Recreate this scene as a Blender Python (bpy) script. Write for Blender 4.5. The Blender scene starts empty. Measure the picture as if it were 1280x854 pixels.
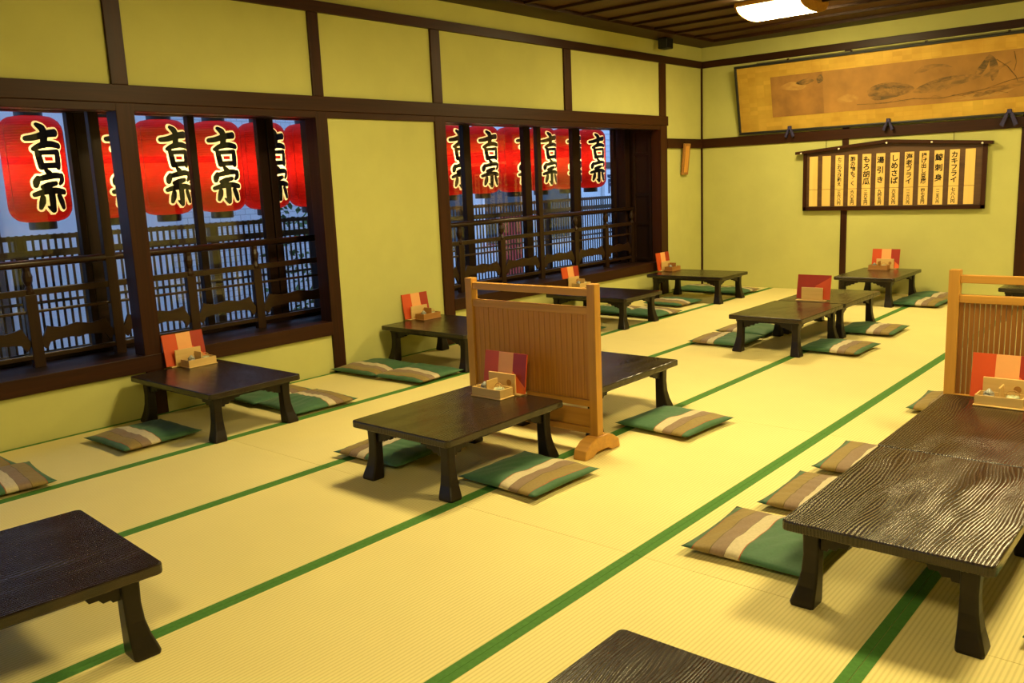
import bpy, bmesh, math, random
import numpy as np
from mathutils import Vector, Matrix
R = math.radians
random.seed(7)
S = bpy.context.scene
COL = S.collection

# ------------------------------------------------------------------ camera
cam = bpy.data.cameras.new('camera'); co = bpy.data.objects.new('camera', cam); COL.objects.link(co)
PIT, YAW, ROL = R(-10.352787), R(40.725813), R(-2.448763)
fw = Vector((-math.sin(YAW)*math.cos(PIT), math.cos(YAW)*math.cos(PIT), math.sin(PIT)))
r0 = Vector((math.cos(YAW), math.sin(YAW), 0)); u0 = r0.cross(fw)
rr = r0*math.cos(ROL) + u0*math.sin(ROL); uu = u0*math.cos(ROL) - r0*math.sin(ROL)
M = Matrix((rr, uu, -fw)).transposed().to_4x4(); M.translation = Vector((5.585, 0.896, 1.448))
co.matrix_world = M
cam.sensor_width = 36; cam.lens = 1083.75*36/1280; cam.clip_start = .05; cam.clip_end = 200
S.camera = co

# ------------------------------------------------------------------ world (dusk sky) and exposure
W = bpy.data.worlds.new('World'); S.world = W; W.use_nodes = True
bg = W.node_tree.nodes['Background']; bg.inputs[0].default_value = (.33, .54, 1, 1); bg.inputs[1].default_value = 1.9
S.view_settings.view_transform = 'Standard'; S.view_settings.look = 'None'
S.view_settings.exposure = 0; S.view_settings.gamma = 1; S.view_settings.use_curve_mapping = False
LAMP_COL = (1, .80, .36); LAMP_STRENGTH = 84
LAMPS = [(1.87, 9.47), (5.5, 9.47), (2.5, 4.95), (5.5, 4.95), (5.5, .4)]
LANTERN_W = 14

# ------------------------------------------------------------------ helpers
def lk(nt, a, b): nt.links.new(a, b)
def newmat(name):
    m = bpy.data.materials.new(name); m.use_nodes = True
    return m, m.node_tree, m.node_tree.nodes['Principled BSDF']
def nd(nt, t, **kw):
    n = nt.nodes.new(t)
    for k, v in kw.items(): setattr(n, k, v)
    return n
def coords(nt, scale=(1, 1, 1), kind='Object'):
    tc = nd(nt, 'ShaderNodeTexCoord'); mp = nd(nt, 'ShaderNodeMapping'); mp.inputs['Scale'].default_value = scale
    lk(nt, tc.outputs[kind], mp.inputs[0]); return mp.outputs[0]
def noise(nt, vec, scale, detail=3, dist=0, rough=.55):
    n = nd(nt, 'ShaderNodeTexNoise'); n.inputs['Scale'].default_value = scale; n.inputs['Detail'].default_value = detail
    n.inputs['Distortion'].default_value = dist; n.inputs['Roughness'].default_value = rough
    lk(nt, vec, n.inputs['Vector']); return n.outputs[0]
def ramp(nt, fac, stops, interp='LINEAR'):
    r = nd(nt, 'ShaderNodeValToRGB'); e = r.color_ramp.elements; r.color_ramp.interpolation = interp
    while len(e) < len(stops): e.new(.5)
    for i, (p, c) in enumerate(stops): e[i].position = p; e[i].color = (*c, 1)
    lk(nt, fac, r.inputs[0]); return r.outputs[0]
def bump(nt, bs, h, strength, dist):
    b = nd(nt, 'ShaderNodeBump'); b.inputs['Strength'].default_value = strength; b.inputs['Distance'].default_value = dist
    lk(nt, h, b.inputs['Height']); lk(nt, b.outputs[0], bs.inputs['Normal'])
def shade(c, k): return tuple(min(1, v*k) for v in c)
def plain(name, c, rough=.5, var=.12, scale=8, spec=.5, bmp=0, metal=0):
    m, nt, bs = newmat(name); v = coords(nt)
    n = noise(nt, v, scale, 4)
    lk(nt, ramp(nt, n, [(.3, shade(c, 1-var)), (.7, shade(c, 1+var))]), bs.inputs['Base Color'])
    bs.inputs['Roughness'].default_value = rough; bs.inputs['Specular IOR Level'].default_value = spec; bs.inputs['Metallic'].default_value = metal
    if bmp: bump(nt, bs, noise(nt, v, scale*12, 3), bmp, .002)
    return m
def wood(name, c1, c2, rough, axis, freq=30, bmp=.15, coat=0, dist=1.0, spec=.5):
    """grain running along axis 0/1/2"""
    m, nt, bs = newmat(name); sc = [freq]*3; sc[axis] = freq*.045
    v = coords(nt, sc); n = noise(nt, v, 1, 5, dist)
    v2 = coords(nt, [s*.12 for s in sc]); n2 = noise(nt, v2, 1, 2, .5)
    mx = nd(nt, 'ShaderNodeMath', operation='ADD'); mx.inputs[1].default_value = 0
    ml = nd(nt, 'ShaderNodeMath', operation='MULTIPLY_ADD'); ml.inputs[1].default_value = .5
    lk(nt, n2, ml.inputs[0]); 
    hl = nd(nt, 'ShaderNodeMath', operation='MULTIPLY'); hl.inputs[1].default_value = .5; lk(nt, n, hl.inputs[0]); lk(nt, hl.outputs[0], ml.inputs[2])
    lk(nt, ramp(nt, ml.outputs[0], [(.35, c1), (.65, c2)]), bs.inputs['Base Color'])
    bs.inputs['Roughness'].default_value = rough; bs.inputs['Coat Weight'].default_value = coat; bs.inputs['Specular IOR Level'].default_value = spec
    if bmp: bump(nt, bs, n, bmp, .002)
    return m
def lacquer(name, strength, rough, freq, FN=.4, WP=.34):
    """black-brown lacquer over brushed grain, grain along local y"""
    m, nt, bs = newmat(name)
    v = coords(nt, (1, .1, 1))
    warp = noise(nt, coords(nt, (3.2, 1.1, 1)), 1, 2)
    w = nd(nt, 'ShaderNodeTexWave', wave_type='BANDS', bands_direction='X'); w.inputs['Scale'].default_value = freq
    w.inputs['Distortion'].default_value = 1.6; w.inputs['Detail'].default_value = 2; w.inputs['Detail Scale'].default_value = 1.2
    sx = nd(nt, 'ShaderNodeSeparateXYZ'); lk(nt, v, sx.inputs[0])
    ad = nd(nt, 'ShaderNodeMath', operation='MULTIPLY_ADD'); ad.inputs[1].default_value = WP; lk(nt, warp, ad.inputs[0]); lk(nt, sx.outputs[0], ad.inputs[2])
    cx = nd(nt, 'ShaderNodeCombineXYZ'); lk(nt, ad.outputs[0], cx.inputs[0]); lk(nt, sx.outputs[1], cx.inputs[1]); lk(nt, sx.outputs[2], cx.inputs[2])
    lk(nt, cx.outputs[0], w.inputs['Vector'])
    fine = noise(nt, coords(nt, (260, 30, 60)), 1, 3)
    mm = nd(nt, 'ShaderNodeMath', operation='MULTIPLY_ADD'); mm.inputs[1].default_value = FN
    lk(nt, fine, mm.inputs[0]); lk(nt, w.outputs[1], mm.inputs[2])
    lk(nt, ramp(nt, mm.outputs[0], [(.3, (.009, .005, .003)), (1, (.026, .015, .008))]), bs.inputs['Base Color'])
    bs.inputs['Roughness'].default_value = rough; bs.inputs['Specular IOR Level'].default_value = .6
    bump(nt, bs, mm.outputs[0], strength, .003)
    return m

class MB:
    def __init__(s): s.v = []; s.f = []
    def add(s, vs, fs):
        o = len(s.v); s.v += [tuple(v) for v in vs]; s.f += [tuple(i+o for i in f) for f in fs]; return s
    def box(s, x0, y0, z0, x1, y1, z1):
        vs = [(x, y, z) for z in (z0, z1) for y in (y0, y1) for x in (x0, x1)]
        return s.add(vs, [(0, 2, 3, 1), (4, 5, 7, 6), (0, 1, 5, 4), (2, 6, 7, 3), (0, 4, 6, 2), (1, 3, 7, 5)])
    def prism(s, pts, axis, a, b):
        """2-d outline pushed along axis from a to b; 'x': pts=(y,z)  'y': pts=(x,z)  'z': pts=(x,y)"""
        def P(p, t): return {'x': (t, p[0], p[1]), 'y': (p[0], t, p[1]), 'z': (p[0], p[1], t)}[axis]
        n = len(pts); vs = [P(p, a) for p in pts] + [P(p, b) for p in pts]
        return s.add(vs, [tuple(range(n))[::-1], tuple(range(n, 2*n))] + [(i, (i+1) % n, n+(i+1) % n, n+i) for i in range(n)])
    def loft(s, rings, cap=True):
        n = len(rings[0]); vs = [p for r in rings for p in r]
        fs = [(k*n+i, k*n+(i+1) % n, (k+1)*n+(i+1) % n, (k+1)*n+i) for k in range(len(rings)-1) for i in range(n)]
        if cap: fs += [tuple(range(n))[::-1], tuple(range((len(rings)-1)*n, len(rings)*n))]
        return s.add(vs, fs)
    def lathe(s, prof, n=24, c=(0, 0, 0), cap=True):
        return s.loft([[(c[0]+r*math.cos(2*math.pi*i/n), c[1]+r*math.sin(2*math.pi*i/n), c[2]+z) for i in range(n)] for r, z in prof], cap)
    def tube(s, pts, r, n=8):
        pts = [Vector(p) for p in pts]; rings = []
        for i, p in enumerate(pts):
            d = (pts[min(i+1, len(pts)-1)] - pts[max(i-1, 0)]).normalized()
            a = d.orthogonal().normalized() if abs(d.z) > .9 else d.cross(Vector((0, 0, 1))).normalized(); b = d.cross(a)
            rings.append([p + a*(r*math.cos(2*math.pi*k/n)) + b*(r*math.sin(2*math.pi*k/n)) for k in range(n)])
        return s.loft(rings)
    def xf(s, m): s.v = [tuple(m @ Vector(v)) for v in s.v]; return s
    def mesh(s, name):
        me = bpy.data.meshes.new(name); me.from_pydata(s.v, [], s.f)
        bm = bmesh.new(); bm.from_mesh(me); bmesh.ops.recalc_face_normals(bm, faces=bm.faces); bm.to_mesh(me); bm.free(); return me
    def build(s, name, m, parent=None, loc=(0, 0, 0), bev=0, smooth=False, seg=2):
        me = s.mesh(name); me.materials.append(m)
        if smooth:
            for p in me.polygons: p.use_smooth = True
        return link(name, me, parent, loc, bev, seg)
def link(name, me, parent=None, loc=(0, 0, 0), bev=0, seg=2):
    o = bpy.data.objects.new(name, me); COL.objects.link(o); o.location = loc
    if parent: o.parent = parent
    if bev:
        b = o.modifiers.new('bevel', 'BEVEL'); b.width = bev; b.segments = seg; b.limit_method = 'ANGLE'; b.angle_limit = R(40)
    return o
def BX(*a): return MB().box(*a)
def tag(o, label=None, cat=None, group=None, kind=None):
    for k, v in (('label', label), ('category', cat), ('group', group), ('kind', kind)):
        if v: o[k] = v
    return o
def empty(name, loc, rz=0):
    o = bpy.data.objects.new(name, None); COL.objects.link(o); o.location = loc; o.rotation_euler = (0, 0, rz); o.empty_display_size = .1
    return o
def copy_tree(o, parent=None):
    c = o.copy(); COL.objects.link(c)
    if parent: c.parent = parent
    for ch in list(KIDS.get(o.name, [])): copy_tree(ch, c)
    return c
KIDS = {}
def freeze(o):
    """remember the children of a prototype"""
    KIDS[o.name] = [c for c in COL.objects if c.parent == o]
    for c in KIDS[o.name]: freeze(c)
def struct(name, mb, m, parent=None, **kw):
    o = mb.build(name, m, parent, **kw)
    if not parent: o['kind'] = 'structure'
    return o

# ------------------------------------------------------------------ materials
WALL = plain('yellow_green_plaster', (.53, .52, .18), .85, .04, 3, .15, .12)
DARK = wood('dark_stained_wood', (.022, .007, .0025), (.050, .015, .0045), .42, 1, 26, .1, spec=.2)
DARKX = wood('dark_stained_wood_x', (.022, .007, .0025), (.050, .015, .0045), .42, 0, 26, .1, spec=.2)
DARKZ = wood('dark_stained_wood_z', (.022, .007, .0025), (.054, .015, .0045), .42, 2, 26, .1, spec=.2)
BAY = wood('bay_wood', (.012, .005, .0025), (.024, .009, .004), .45, 1, 26, .1, spec=.2)
BAYZ = wood('bay_wood_z', (.012, .005, .0025), (.024, .009, .004), .45, 2, 26, .1, spec=.2)
RAILW = wood('railing_wood', (.022, .010, .004), (.045, .019, .007), .3, 1, 26, .08, spec=.4)
RAILZ = wood('railing_wood_z', (.020, .009, .004), (.040, .017, .007), .36, 2, 26, .08, spec=.25)
FENCE = wood('fence_wood', (.055, .032, .018), (.10, .058, .03), .6, 2, 30, .15)
CEIL = wood('ceiling_board_wood', (.055, .021, .007), (.105, .042, .014), .5, 0, 18, .1, spec=.25)
CEILD = wood('ceiling_batten_wood', (.026, .009, .0035), (.046, .016, .006), .5, 0, 18, .1, spec=.2)
CEILDY = wood('ceiling_border_wood', (.026, .009, .0035), (.046, .016, .006), .5, 1, 18, .1, spec=.2)
LW = wood('light_partition_wood', (.40, .18, .028), (.62, .315, .055), .38, 0, 22, .1)
LWZ = wood('light_partition_wood_z', (.40, .18, .026), (.62, .315, .055), .38, 2, 22, .1)
LWD = wood('partition_board_wood', (.36, .145, .019), (.66, .31, .05), .40, 2, 34, .15, dist=1.6)
LWS = wood('partition_slat_wood', (.20, .07, .011), (.38, .15, .024), .42, 2, 34, .15, dist=1.6)
TRAYW = wood('pale_box_wood', (.62, .40, .13), (.74, .50, .19), .5, 0, 30, .06)
TRAYD = wood('brown_box_wood', (.33, .14, .03), (.45, .21, .05), .5, 0, 30, .06)
LACQ = lacquer('smooth_lacquer', .22, .22, 26)
LACR = lacquer('brushed_grain_lacquer', .5, .25, 27, .5, .2)
LEGM = plain('lacquered_leg', (.012, .0075, .0045), .35, .2, 20, .3)
BLACK = plain('black_plastic', (.012, .012, .013), .45, .15, 20)
INK = plain('black_ink', (.008, .007, .006), .6, .1, 20, .2)
STRIP = wood('strip_wood', (.80, .50, .13), (.90, .60, .18), .6, 2, 20, .03)
BOARDW = wood('menu_board_wood', (.055, .022, .008), (.13, .06, .02), .5, 0, 14, .12)
INDIGO = plain('indigo_cloth', (.03, .025, .09), .8, .2, 30)
PIN = plain('pale_pin', (.8, .75, .6), .3, .05, 20)
WIRE = plain('dull_wire', (.22, .2, .08), .5, .1, 20)
RED = plain('menu_orange_red', (.62, .075, .012), .45, .06, 5)
DRED = plain('menu_dark_red', (.36, .026, .010), .45, .08, 5)
PEACH = plain('menu_peach', (.85, .40, .14), .45, .07, 5)
ORNG = plain('menu_orange', (.82, .16, .03), .45, .05, 5)
POTD = plain('mottled_pot', (.30, .30, .26), .25, .9, 55)
POTG = plain('green_white_pot', (.45, .48, .30), .25, .6, 45)
STEEL = plain('grey_jar_lid', (.4, .38, .3), .3, .1, 20)
BASKET = wood('basket_cane', (.4, .2, .05), (.55, .3, .09), .5, 0, 60, .2)
PLASTERX = plain('outside_pale_wall', (.72, .74, .76), .85, .04, 2, .2)
OUTTRIM = plain('outside_white_frame', (.8, .8, .8), .5, .04, 4)
OUTDARK = plain('outside_dark_glass', (.02, .025, .03), .12, .2, 2)
OUTBR = plain('outside_brown', (.10, .06, .035), .7, .2, 4)
GREY = plain('asphalt', (.08, .08, .085), .9, .15, 6)
LEAF = plain('leaf_green', (.07, .12, .025), .6, .4, 9)
BANNER = plain('red_banner', (.5, .04, .02), .7, .1, 4)

def tatami_mat():
    m, nt, bs = newmat('woven_rush')
    v = coords(nt)
    w = nd(nt, 'ShaderNodeTexWave', wave_type='BANDS', bands_direction='X', wave_profile='SIN'); w.inputs['Scale'].default_value = 20
    w.inputs['Distortion'].default_value = .12; w.inputs['Detail Scale'].default_value = 2; lk(nt, v, w.inputs['Vector'])
    fine = noise(nt, coords(nt, (30, 420, 1)), 1, 2)
    big = noise(nt, v, 1.3, 3)
    mm = nd(nt, 'ShaderNodeMath', operation='MULTIPLY_ADD'); mm.inputs[1].default_value = .35; lk(nt, fine, mm.inputs[0]); lk(nt, w.outputs[1], mm.inputs[2])
    c = ramp(nt, big, [(.3, (.76, .65, .275)), (.7, (.82, .70, .30))])
    c2 = ramp(nt, mm.outputs[0], [(.05, (.80, .79, .74)), (.8, (1, 1, 1))])
    mul = nd(nt, 'ShaderNodeMix', data_type='RGBA', blend_type='MULTIPLY'); mul.inputs[0].default_value = 1
    lk(nt, c, mul.inputs[6]); lk(nt, c2, mul.inputs[7]); lk(nt, mul.outputs[2], bs.inputs['Base Color'])
    bs.inputs['Roughness'].default_value = .62; bs.inputs['Specular IOR Level'].default_value = .25
    bump(nt, bs, mm.outputs[0], .35, .002); return m
RUSH = tatami_mat()
HERI = plain('green_border_cloth', (.07, .20, .035), .75, .12, 60, .2, .1)

def cushion_mat():
    m, nt, bs = newmat('striped_cushion_cloth')
    v = coords(nt); sx = nd(nt, 'ShaderNodeSeparateXYZ'); lk(nt, v, sx.inputs[0])
    a = nd(nt, 'ShaderNodeMath', operation='MULTIPLY_ADD'); a.inputs[1].default_value = 2; a.inputs[2].default_value = .5; lk(nt, sx.outputs[0], a.inputs[0])
    G, O, Mv, C, Rd = (.055, .145, .065), (.275, .19, .052), (.25, .165, .10), (.60, .51, .32), (.36, .08, .025)
    st = [(0, G), (.085, Rd), (.091, O), (.225, shade(O, .5)), (.231, Mv), (.345, shade(Mv, .5)), (.351, C), (.462, Rd), (.470, G)]
    c = ramp(nt, a.outputs[0], st, 'CONSTANT')
    n = noise(nt, coords(nt, (90, 90, 20)), 1, 3); c2 = ramp(nt, n, [(.25, (.8, .8, .8)), (.75, (1, 1, 1))])
    mul = nd(nt, 'ShaderNodeMix', data_type='RGBA', blend_type='MULTIPLY'); mul.inputs[0].default_value = 1
    lk(nt, c, mul.inputs[6]); lk(nt, c2, mul.inputs[7]); lk(nt, mul.outputs[2], bs.inputs['Base Color'])
    bs.inputs['Roughness'].default_value = .6; bs.inputs['Specular IOR Level'].default_value = .3; bs.inputs['Sheen Weight'].default_value = .08
    bump(nt, bs, noise(nt, v, 9, 2), .25, .02); return m
CUSH = cushion_mat()

def glass_mat():
    m, nt, bs = newmat('window_glass'); nt.nodes.remove(bs)
    out = nt.nodes['Material Output']; mx = nd(nt, 'ShaderNodeMixShader'); tr = nd(nt, 'ShaderNodeBsdfTransparent'); gl = nd(nt, 'ShaderNodeBsdfGlossy')
    gl.inputs['Roughness'].default_value = .01; tr.inputs[0].default_value = (.93, .95, .95, 1)
    fr = nd(nt, 'ShaderNodeFresnel'); ge = nd(nt, 'ShaderNodeNewGeometry'); ma = nd(nt, 'ShaderNodeMath', operation='MULTIPLY_ADD'); ma.inputs[1].default_value = 1/1.5-1.5; ma.inputs[2].default_value = 1.5
    lk(nt, ge.outputs['Backfacing'], ma.inputs[0]); lk(nt, ma.outputs[0], fr.inputs[0])
    lk(nt, fr.outputs[0], mx.inputs[0]); lk(nt, tr.outputs[0], mx.inputs[1]); lk(nt, gl.outputs[0], mx.inputs[2]); lk(nt, mx.outputs[0], out.inputs[0])
    return m
GLASS = glass_mat()
def paper(name, c, t, kd=.35, ripple=True):
    """lantern paper that lets the bulb inside shine through"""
    m, nt, bs = newmat(name); out = nt.nodes['Material Output']
    v = coords(nt); n = noise(nt, coords(nt, (9, 9, 22)), 1, 4, .4)
    col = ramp(nt, n, [(.25, shade(c, .72)), (.75, shade(c, 1.15))])
    bs.inputs['Roughness'].default_value = .5; lk(nt, col, bs.inputs['Base Color'])
    tl = nd(nt, 'ShaderNodeBsdfTranslucent'); lk(nt, col, tl.inputs[0])
    mx = nd(nt, 'ShaderNodeMixShader'); mx.inputs[0].default_value = t
    lk(nt, bs.outputs[0], mx.inputs[1]); lk(nt, tl.outputs[0], mx.inputs[2]); lk(nt, mx.outputs[0], out.inputs[0])
    if ripple:
        w = nd(nt, 'ShaderNodeTexWave', wave_type='BANDS', bands_direction='Z'); w.inputs['Scale'].default_value = 17; lk(nt, v, w.inputs['Vector'])
        b = nd(nt, 'ShaderNodeBump'); b.inputs['Strength'].default_value = .35; b.inputs['Distance'].default_value = .004
        lk(nt, w.outputs[1], b.inputs['Height']); lk(nt, b.outputs[0], bs.inputs['Normal']); lk(nt, b.outputs[0], tl.inputs['Normal'])
    return m
PAPER_R = paper('red_lantern_paper', (.215, .0042, .0024), .75)
PAPER_C = paper('cream_lantern_paper', (.98, .76, .40), .8, ripple=False)

def emit(name, c, s):
    m, nt, bs = newmat(name); bs.inputs['Base Color'].default_value = (.9, .85, .7, 1)
    bs.inputs['Emission Color'].default_value = (*c, 1); bs.inputs['Emission Strength'].default_value = s; return m
DIFF = emit('lit_diffuser', LAMP_COL, LAMP_STRENGTH)
SHOPLIGHT = emit('lit_shop_window', (.9, .97, 1), 2.2)

# ------------------------------------------------------------------ setting: floor
YB, YF, XR, ZC = 11.359, -2.23, 8.0, 3.042
fl = struct('floor', BX(-.015, YF, -.12, XR, YB, -.045), plain('floor_base', (.1, .07, .03), .8))
xs = [0, .9625, 1.9046, 2.872, 3.851, 4.8055, 5.765, 6.725, 7.685]
ys = [YF, -.287, 1.654, 3.595, 5.536, 7.477, 9.418, YB]
HW = .031
mats = {}
for i in range(len(xs)):
    x0 = xs[i]; x1 = xs[i+1] if i+1 < len(xs) else XR
    for j in range(len(ys)-1):
        y0, y1 = ys[j]+.0012, ys[j+1]-.0012; key = (round(x1-x0, 3), round(y1-y0, 3))
        if key not in mats:
            w, l = x1-x0-.0016, y1-y0
            a = BX(0, 0, -.045, w, l, 0).mesh('tatami_mat'); a.materials.append(RUSH)
            b = BX(0, 0, 0, HW, l, .0014).mesh('cloth_border'); b.materials.append(HERI)
            mats[key] = (a, b, w)
        a, b, w = mats[key]
        o = link('tatami_mat', a, fl, (x0+.0008, y0, 0))
        for xx in (0, w-HW): link('cloth_border', b, o, (xx, 0, 0))

# ------------------------------------------------------------------ setting: walls
P = dict(p1=(3.612, 3.738), p2=(5.175, 5.289), p3=(6.466, 6.597), p4=(8.392, 8.530), p5=(10.298, 10.455))
TW = .16
wl = MB()
X0, X1 = -TW, -.015
wl.box(X0, YF, -.12, X1, 5.20, .33)                      # below the first window
wl.box(X0, 5.20, -.12, X1, 6.52, 2.10)                   # between the windows
wl.box(X0, 6.52, -.12, X1, 10.36, .33)
wl.box(X0, 10.36, -.12, X1, YB, 2.10)
wl.box(X0, YF, 2.10, X1, YB, ZC)
struct('wall_left', wl, WALL)
struct('wall_back', BX(-TW, YB, -.12, XR+.1, YB+.12, ZC+.1), WALL)
struct('wall_right', BX(XR, YF, -.12, XR+.12, YB, ZC+.1), WALL)
struct('wall_front', BX(-TW, YF-.12, -.12, XR+.12, YF, ZC+.1), WALL)
# left wall timber
tn = [0]
def trim(mb, m, bev=.004):
    tn[0] += 1; return struct('trim_%d' % tn[0], mb, m, bev=bev)
trim(BX(-.05, YF, 2.057, .012, 10.475, 2.169), DARK)          # long rail above the windows
trim(BX(-.12, YF, 2.006, .004, 10.40, 2.057), DARK)           # lintel under it
trim(BX(-.05, YF, 2.789, .012, YB, 2.873), DARK)              # upper rail
for k, (a, b) in P.items():                                   # stubs between the rails
    trim(BX(-.05, a, 2.169, .004, b-.015, 2.789), DARKZ)
a, b = P['p1']; trim(BX(-.13, a+.005, 0, .006, b, 2.057), DARKZ)
a, b = P['p2']; trim(BX(-.13, a, 0, .006, b, 2.057), DARKZ)
a, b = P['p3']; trim(BX(-.13, a, 0, .006, b, 2.057), DARKZ)
a, b = P['p5']; trim(BX(-.13, a, 0, .006, b, 2.057), DARKZ)
trim(BX(-.05, P['p5'][1], 1.789, .012, YB, 1.905), DARK)      # rail on the short bit beside the corner
trim(BX(-.02, YB-.02, 0, .006, YB+.004, 2.789), DARKZ, 0)     # corner bead
# back wall timber
trim(BX(0, YB-.016, 2.789, XR, YB+.02, 2.873), DARKX)
trim(BX(0, YB-.022, 1.789, XR, YB+.02, 1.905), DARKX)
for x in (1.817, 3.663, 5.6, 7.4):
    w = .075 if x < 3 else .13
    trim(BX(x, YB-.012, 0, x+w, YB+.02, 1.789), DARKZ); trim(BX(x, YB-.012, 1.905, x+w, YB+.02, 2.789), DARKZ)
# plain timber on the two walls behind the camera
for y in (-2.21,): trim(BX(0, YF-.01, 2.057, XR, YF+.014, 2.169), DARKX); trim(BX(0, YF-.01, 2.789, XR, YF+.014, 2.873), DARKX)
trim(BX(XR-.014, YF, 2.057, XR+.01, YB, 2.169), DARK); trim(BX(XR-.014, YF, 2.789, XR+.01, YB, 2.873), DARK)
for y in (0, 3, 6, 9): trim(BX(XR-.012, y, 0, XR+.01, y+.12, 2.057), DARKZ)
# ceiling
ce = struct('ceiling', BX(-TW, YF-.12, 3.10, XR+.12, YB+.12, 3.2), CEILD)
BW = .33
bo = MB().box(-.015, YF, ZC, BW, YB, 3.1).box(BW, YB-BW, ZC, XR, YB, 3.1).box(XR-BW, YF, ZC, XR, YB-BW, 3.1).box(BW, YF, ZC, XR-BW, YF+BW, 3.1)
bo.build('border_board', CEILDY, ce)
y = YB-BW; n = 0
bd = bt = None
while y > YF+BW+.1:
    yn = max(y-.455, YF+BW)
    if bd is None:
        bd = BX(BW, 0, 3.075, XR-BW, .455, 3.1).mesh('ceiling_board'); bd.materials.append(CEIL)
        bt = BX(BW, -.022, 3.05, XR-BW, .022, 3.075).mesh('batten'); bt.materials.append(CEILD)
    link('ceiling_board', bd, ce, (0, y-.455, 0)); link('batten', bt, ce, (0, y-.455, 0)); y -= .455

# ------------------------------------------------------------------ setting: bay windows
def bay(name, y0, y1, f0, f1, xg, stiles, cols, panel):
    w = empty(name, (0, (y0+y1)/2, 0)); w['kind'] = 'structure'; oy = (y0+y1)/2
    def p(nm, m, *b, bev=.003): return BX(b[0], b[1]-oy, b[2], b[3], b[4]-oy, b[5]).build(nm, m, w, bev=bev)
    p('sill_beam', DARK, -.12, f0, .306, .010, f1, .414)
    p('sill_board', BAY, -.72, y0, .33, -.12, y1, .392)
    p('head_board', BAY, -.72, y0, 2.075, -.10, y1, 2.11)
    p('bottom_track', BAY, -.68, y0, .392, -.58, y1, .435)
    p('top_track', BAY, -.68, y0, 2.045, -.58, y1, 2.075)
    p('side_panel', BAYZ, -.72, y0-.05, .33, -.13, y0, 2.11)
    p('side_panel', BAYZ, -.72, y1, .33, -.13, y1+.05, 2.11)
    if panel:
        for z in (.42, .86, 1.22, 1.72, 2.0): p('panel_rail', BAY, -.38, y1-.014, z, -.13, y1+.001, z+.035)
        for x in (-.395, -.16): p('panel_stile', BAYZ, x-.02, y1-.016, .392, x+.02, y1+.001, 2.075)
        p('shutter_post', BAYZ, -.56, y1-.10, .392, -.46, y1+.001, 2.075)
    for a, b, x in cols: p('column', BAYZ, x-.05, a, .392, x, b, 2.075)
    for a, b in stiles: p('stile', BAYZ, xg-.03, a, .435, xg+.03, b, 2.045)
    ed = [y0] + [v for s in stiles for v in s] + [y1]
    for i in range(0, len(ed), 2):
        if ed[i+1]-ed[i] > .05:
            p('glass_pane', GLASS, xg-.003, ed[i], .435, xg+.003, ed[i+1], 2.045, bev=0)
    return w
bay('window_1', -.6, 5.56, -.6, 5.18, -.62, [(-.6, -.54), (.9, .97), (2.2, 2.27), (3.562, 3.605), (4.445, 4.50), (5.135, 5.20)], [(3.612, 3.70, -.60), (5.05, 5.13, -.60)], False)
bay('window_2', 6.40, 10.32, 6.59, 10.30, -.62, [(6.40, 6.45), (7.45, 7.55), (8.41, 8.52), (9.31, 9.455), (10.17, 10.22)], [], True)

def railing(name, label, y0, y1, posts, tall):
    r = empty(name, (-.42, (y0+y1)/2, .392)); oy = (y0+y1)/2; z0 = .392
    tag(r, label, 'railing')
    MB().tube([(0, y0-oy, 1.066-z0), (0, y1-oy, 1.066-z0)], .026, 12).build('top_rail', RAILW, r, smooth=True)
    def bar(nm, z, h, t, m=RAILW): return BX(-t, y0-oy, z-h/2-z0, t, y1-oy, z+h/2-z0).build(nm, m, r, bev=.003)
    bar('middle_rail', .882, .042, .018); bar('thin_rail', .755, .018, .011); bar('bottom_rail', .462, .03, .018)
    pts = [y0] + posts + [y1]
    for y in posts:
        if y in tall: BX(-.025, y-.035-oy, 0, .025, y+.035-oy, 2.075-z0).build('post', RAILZ, r, bev=.004)
        else:
            b = MB().box(-.024, y-.036-oy, 0, .024, y+.036-oy, .868-z0)
            b.lathe([(.03, .868-z0), (.034, .89-z0), (.024, .91-z0), (.016, .925-z0), (.03, .955-z0), (.033, .985-z0), (.022, 1.02-z0), (.026, 1.045-z0)], 10, (0, y-oy, 0))
            b.build('post', RAILZ, r, bev=.003)
    for a, b in zip(pts[:-1], pts[1:]):                      # carved boards: low in the middle, notched at the posts
        a2, b2 = a-oy+.03, b-oy-.03; L = b2-a2
        if L < .1: continue
        top = [(0, .56), (.02, .575), (.05, .60), (.10, .655), (.16, .645), (.3, .632), (.5, .65), (.7, .632), (.84, .645), (.90, .655), (.95, .60), (.98, .575), (1, .56)]
        bot = [(1, .545), (.97, .52), (.93, .50), (.88, .545), (.8, .552), (.6, .56), (.5, .55), (.4, .56), (.2, .552), (.12, .545), (.07, .50), (.03, .52), (0, .545)]
        MB().prism([(a2+t*L, z-z0) for t, z in top+bot], 'x', -.009, .009).build('carved_board', RAILW, r)
    return r
railing('railing', 'dark round-topped railing with carved wave boards inside the long left window', 0, 5.55, [.30, .86, 1.42, 1.98, 2.55, 3.11, 3.652, 4.234, 4.80], {3.652})
railing('railing', 'dark round-topped railing inside the far window left of the corner', 6.42, 10.315, [6.62, 7.14, 7.77, 8.43, 9.08, 9.70, 10.28], {8.43})

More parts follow.
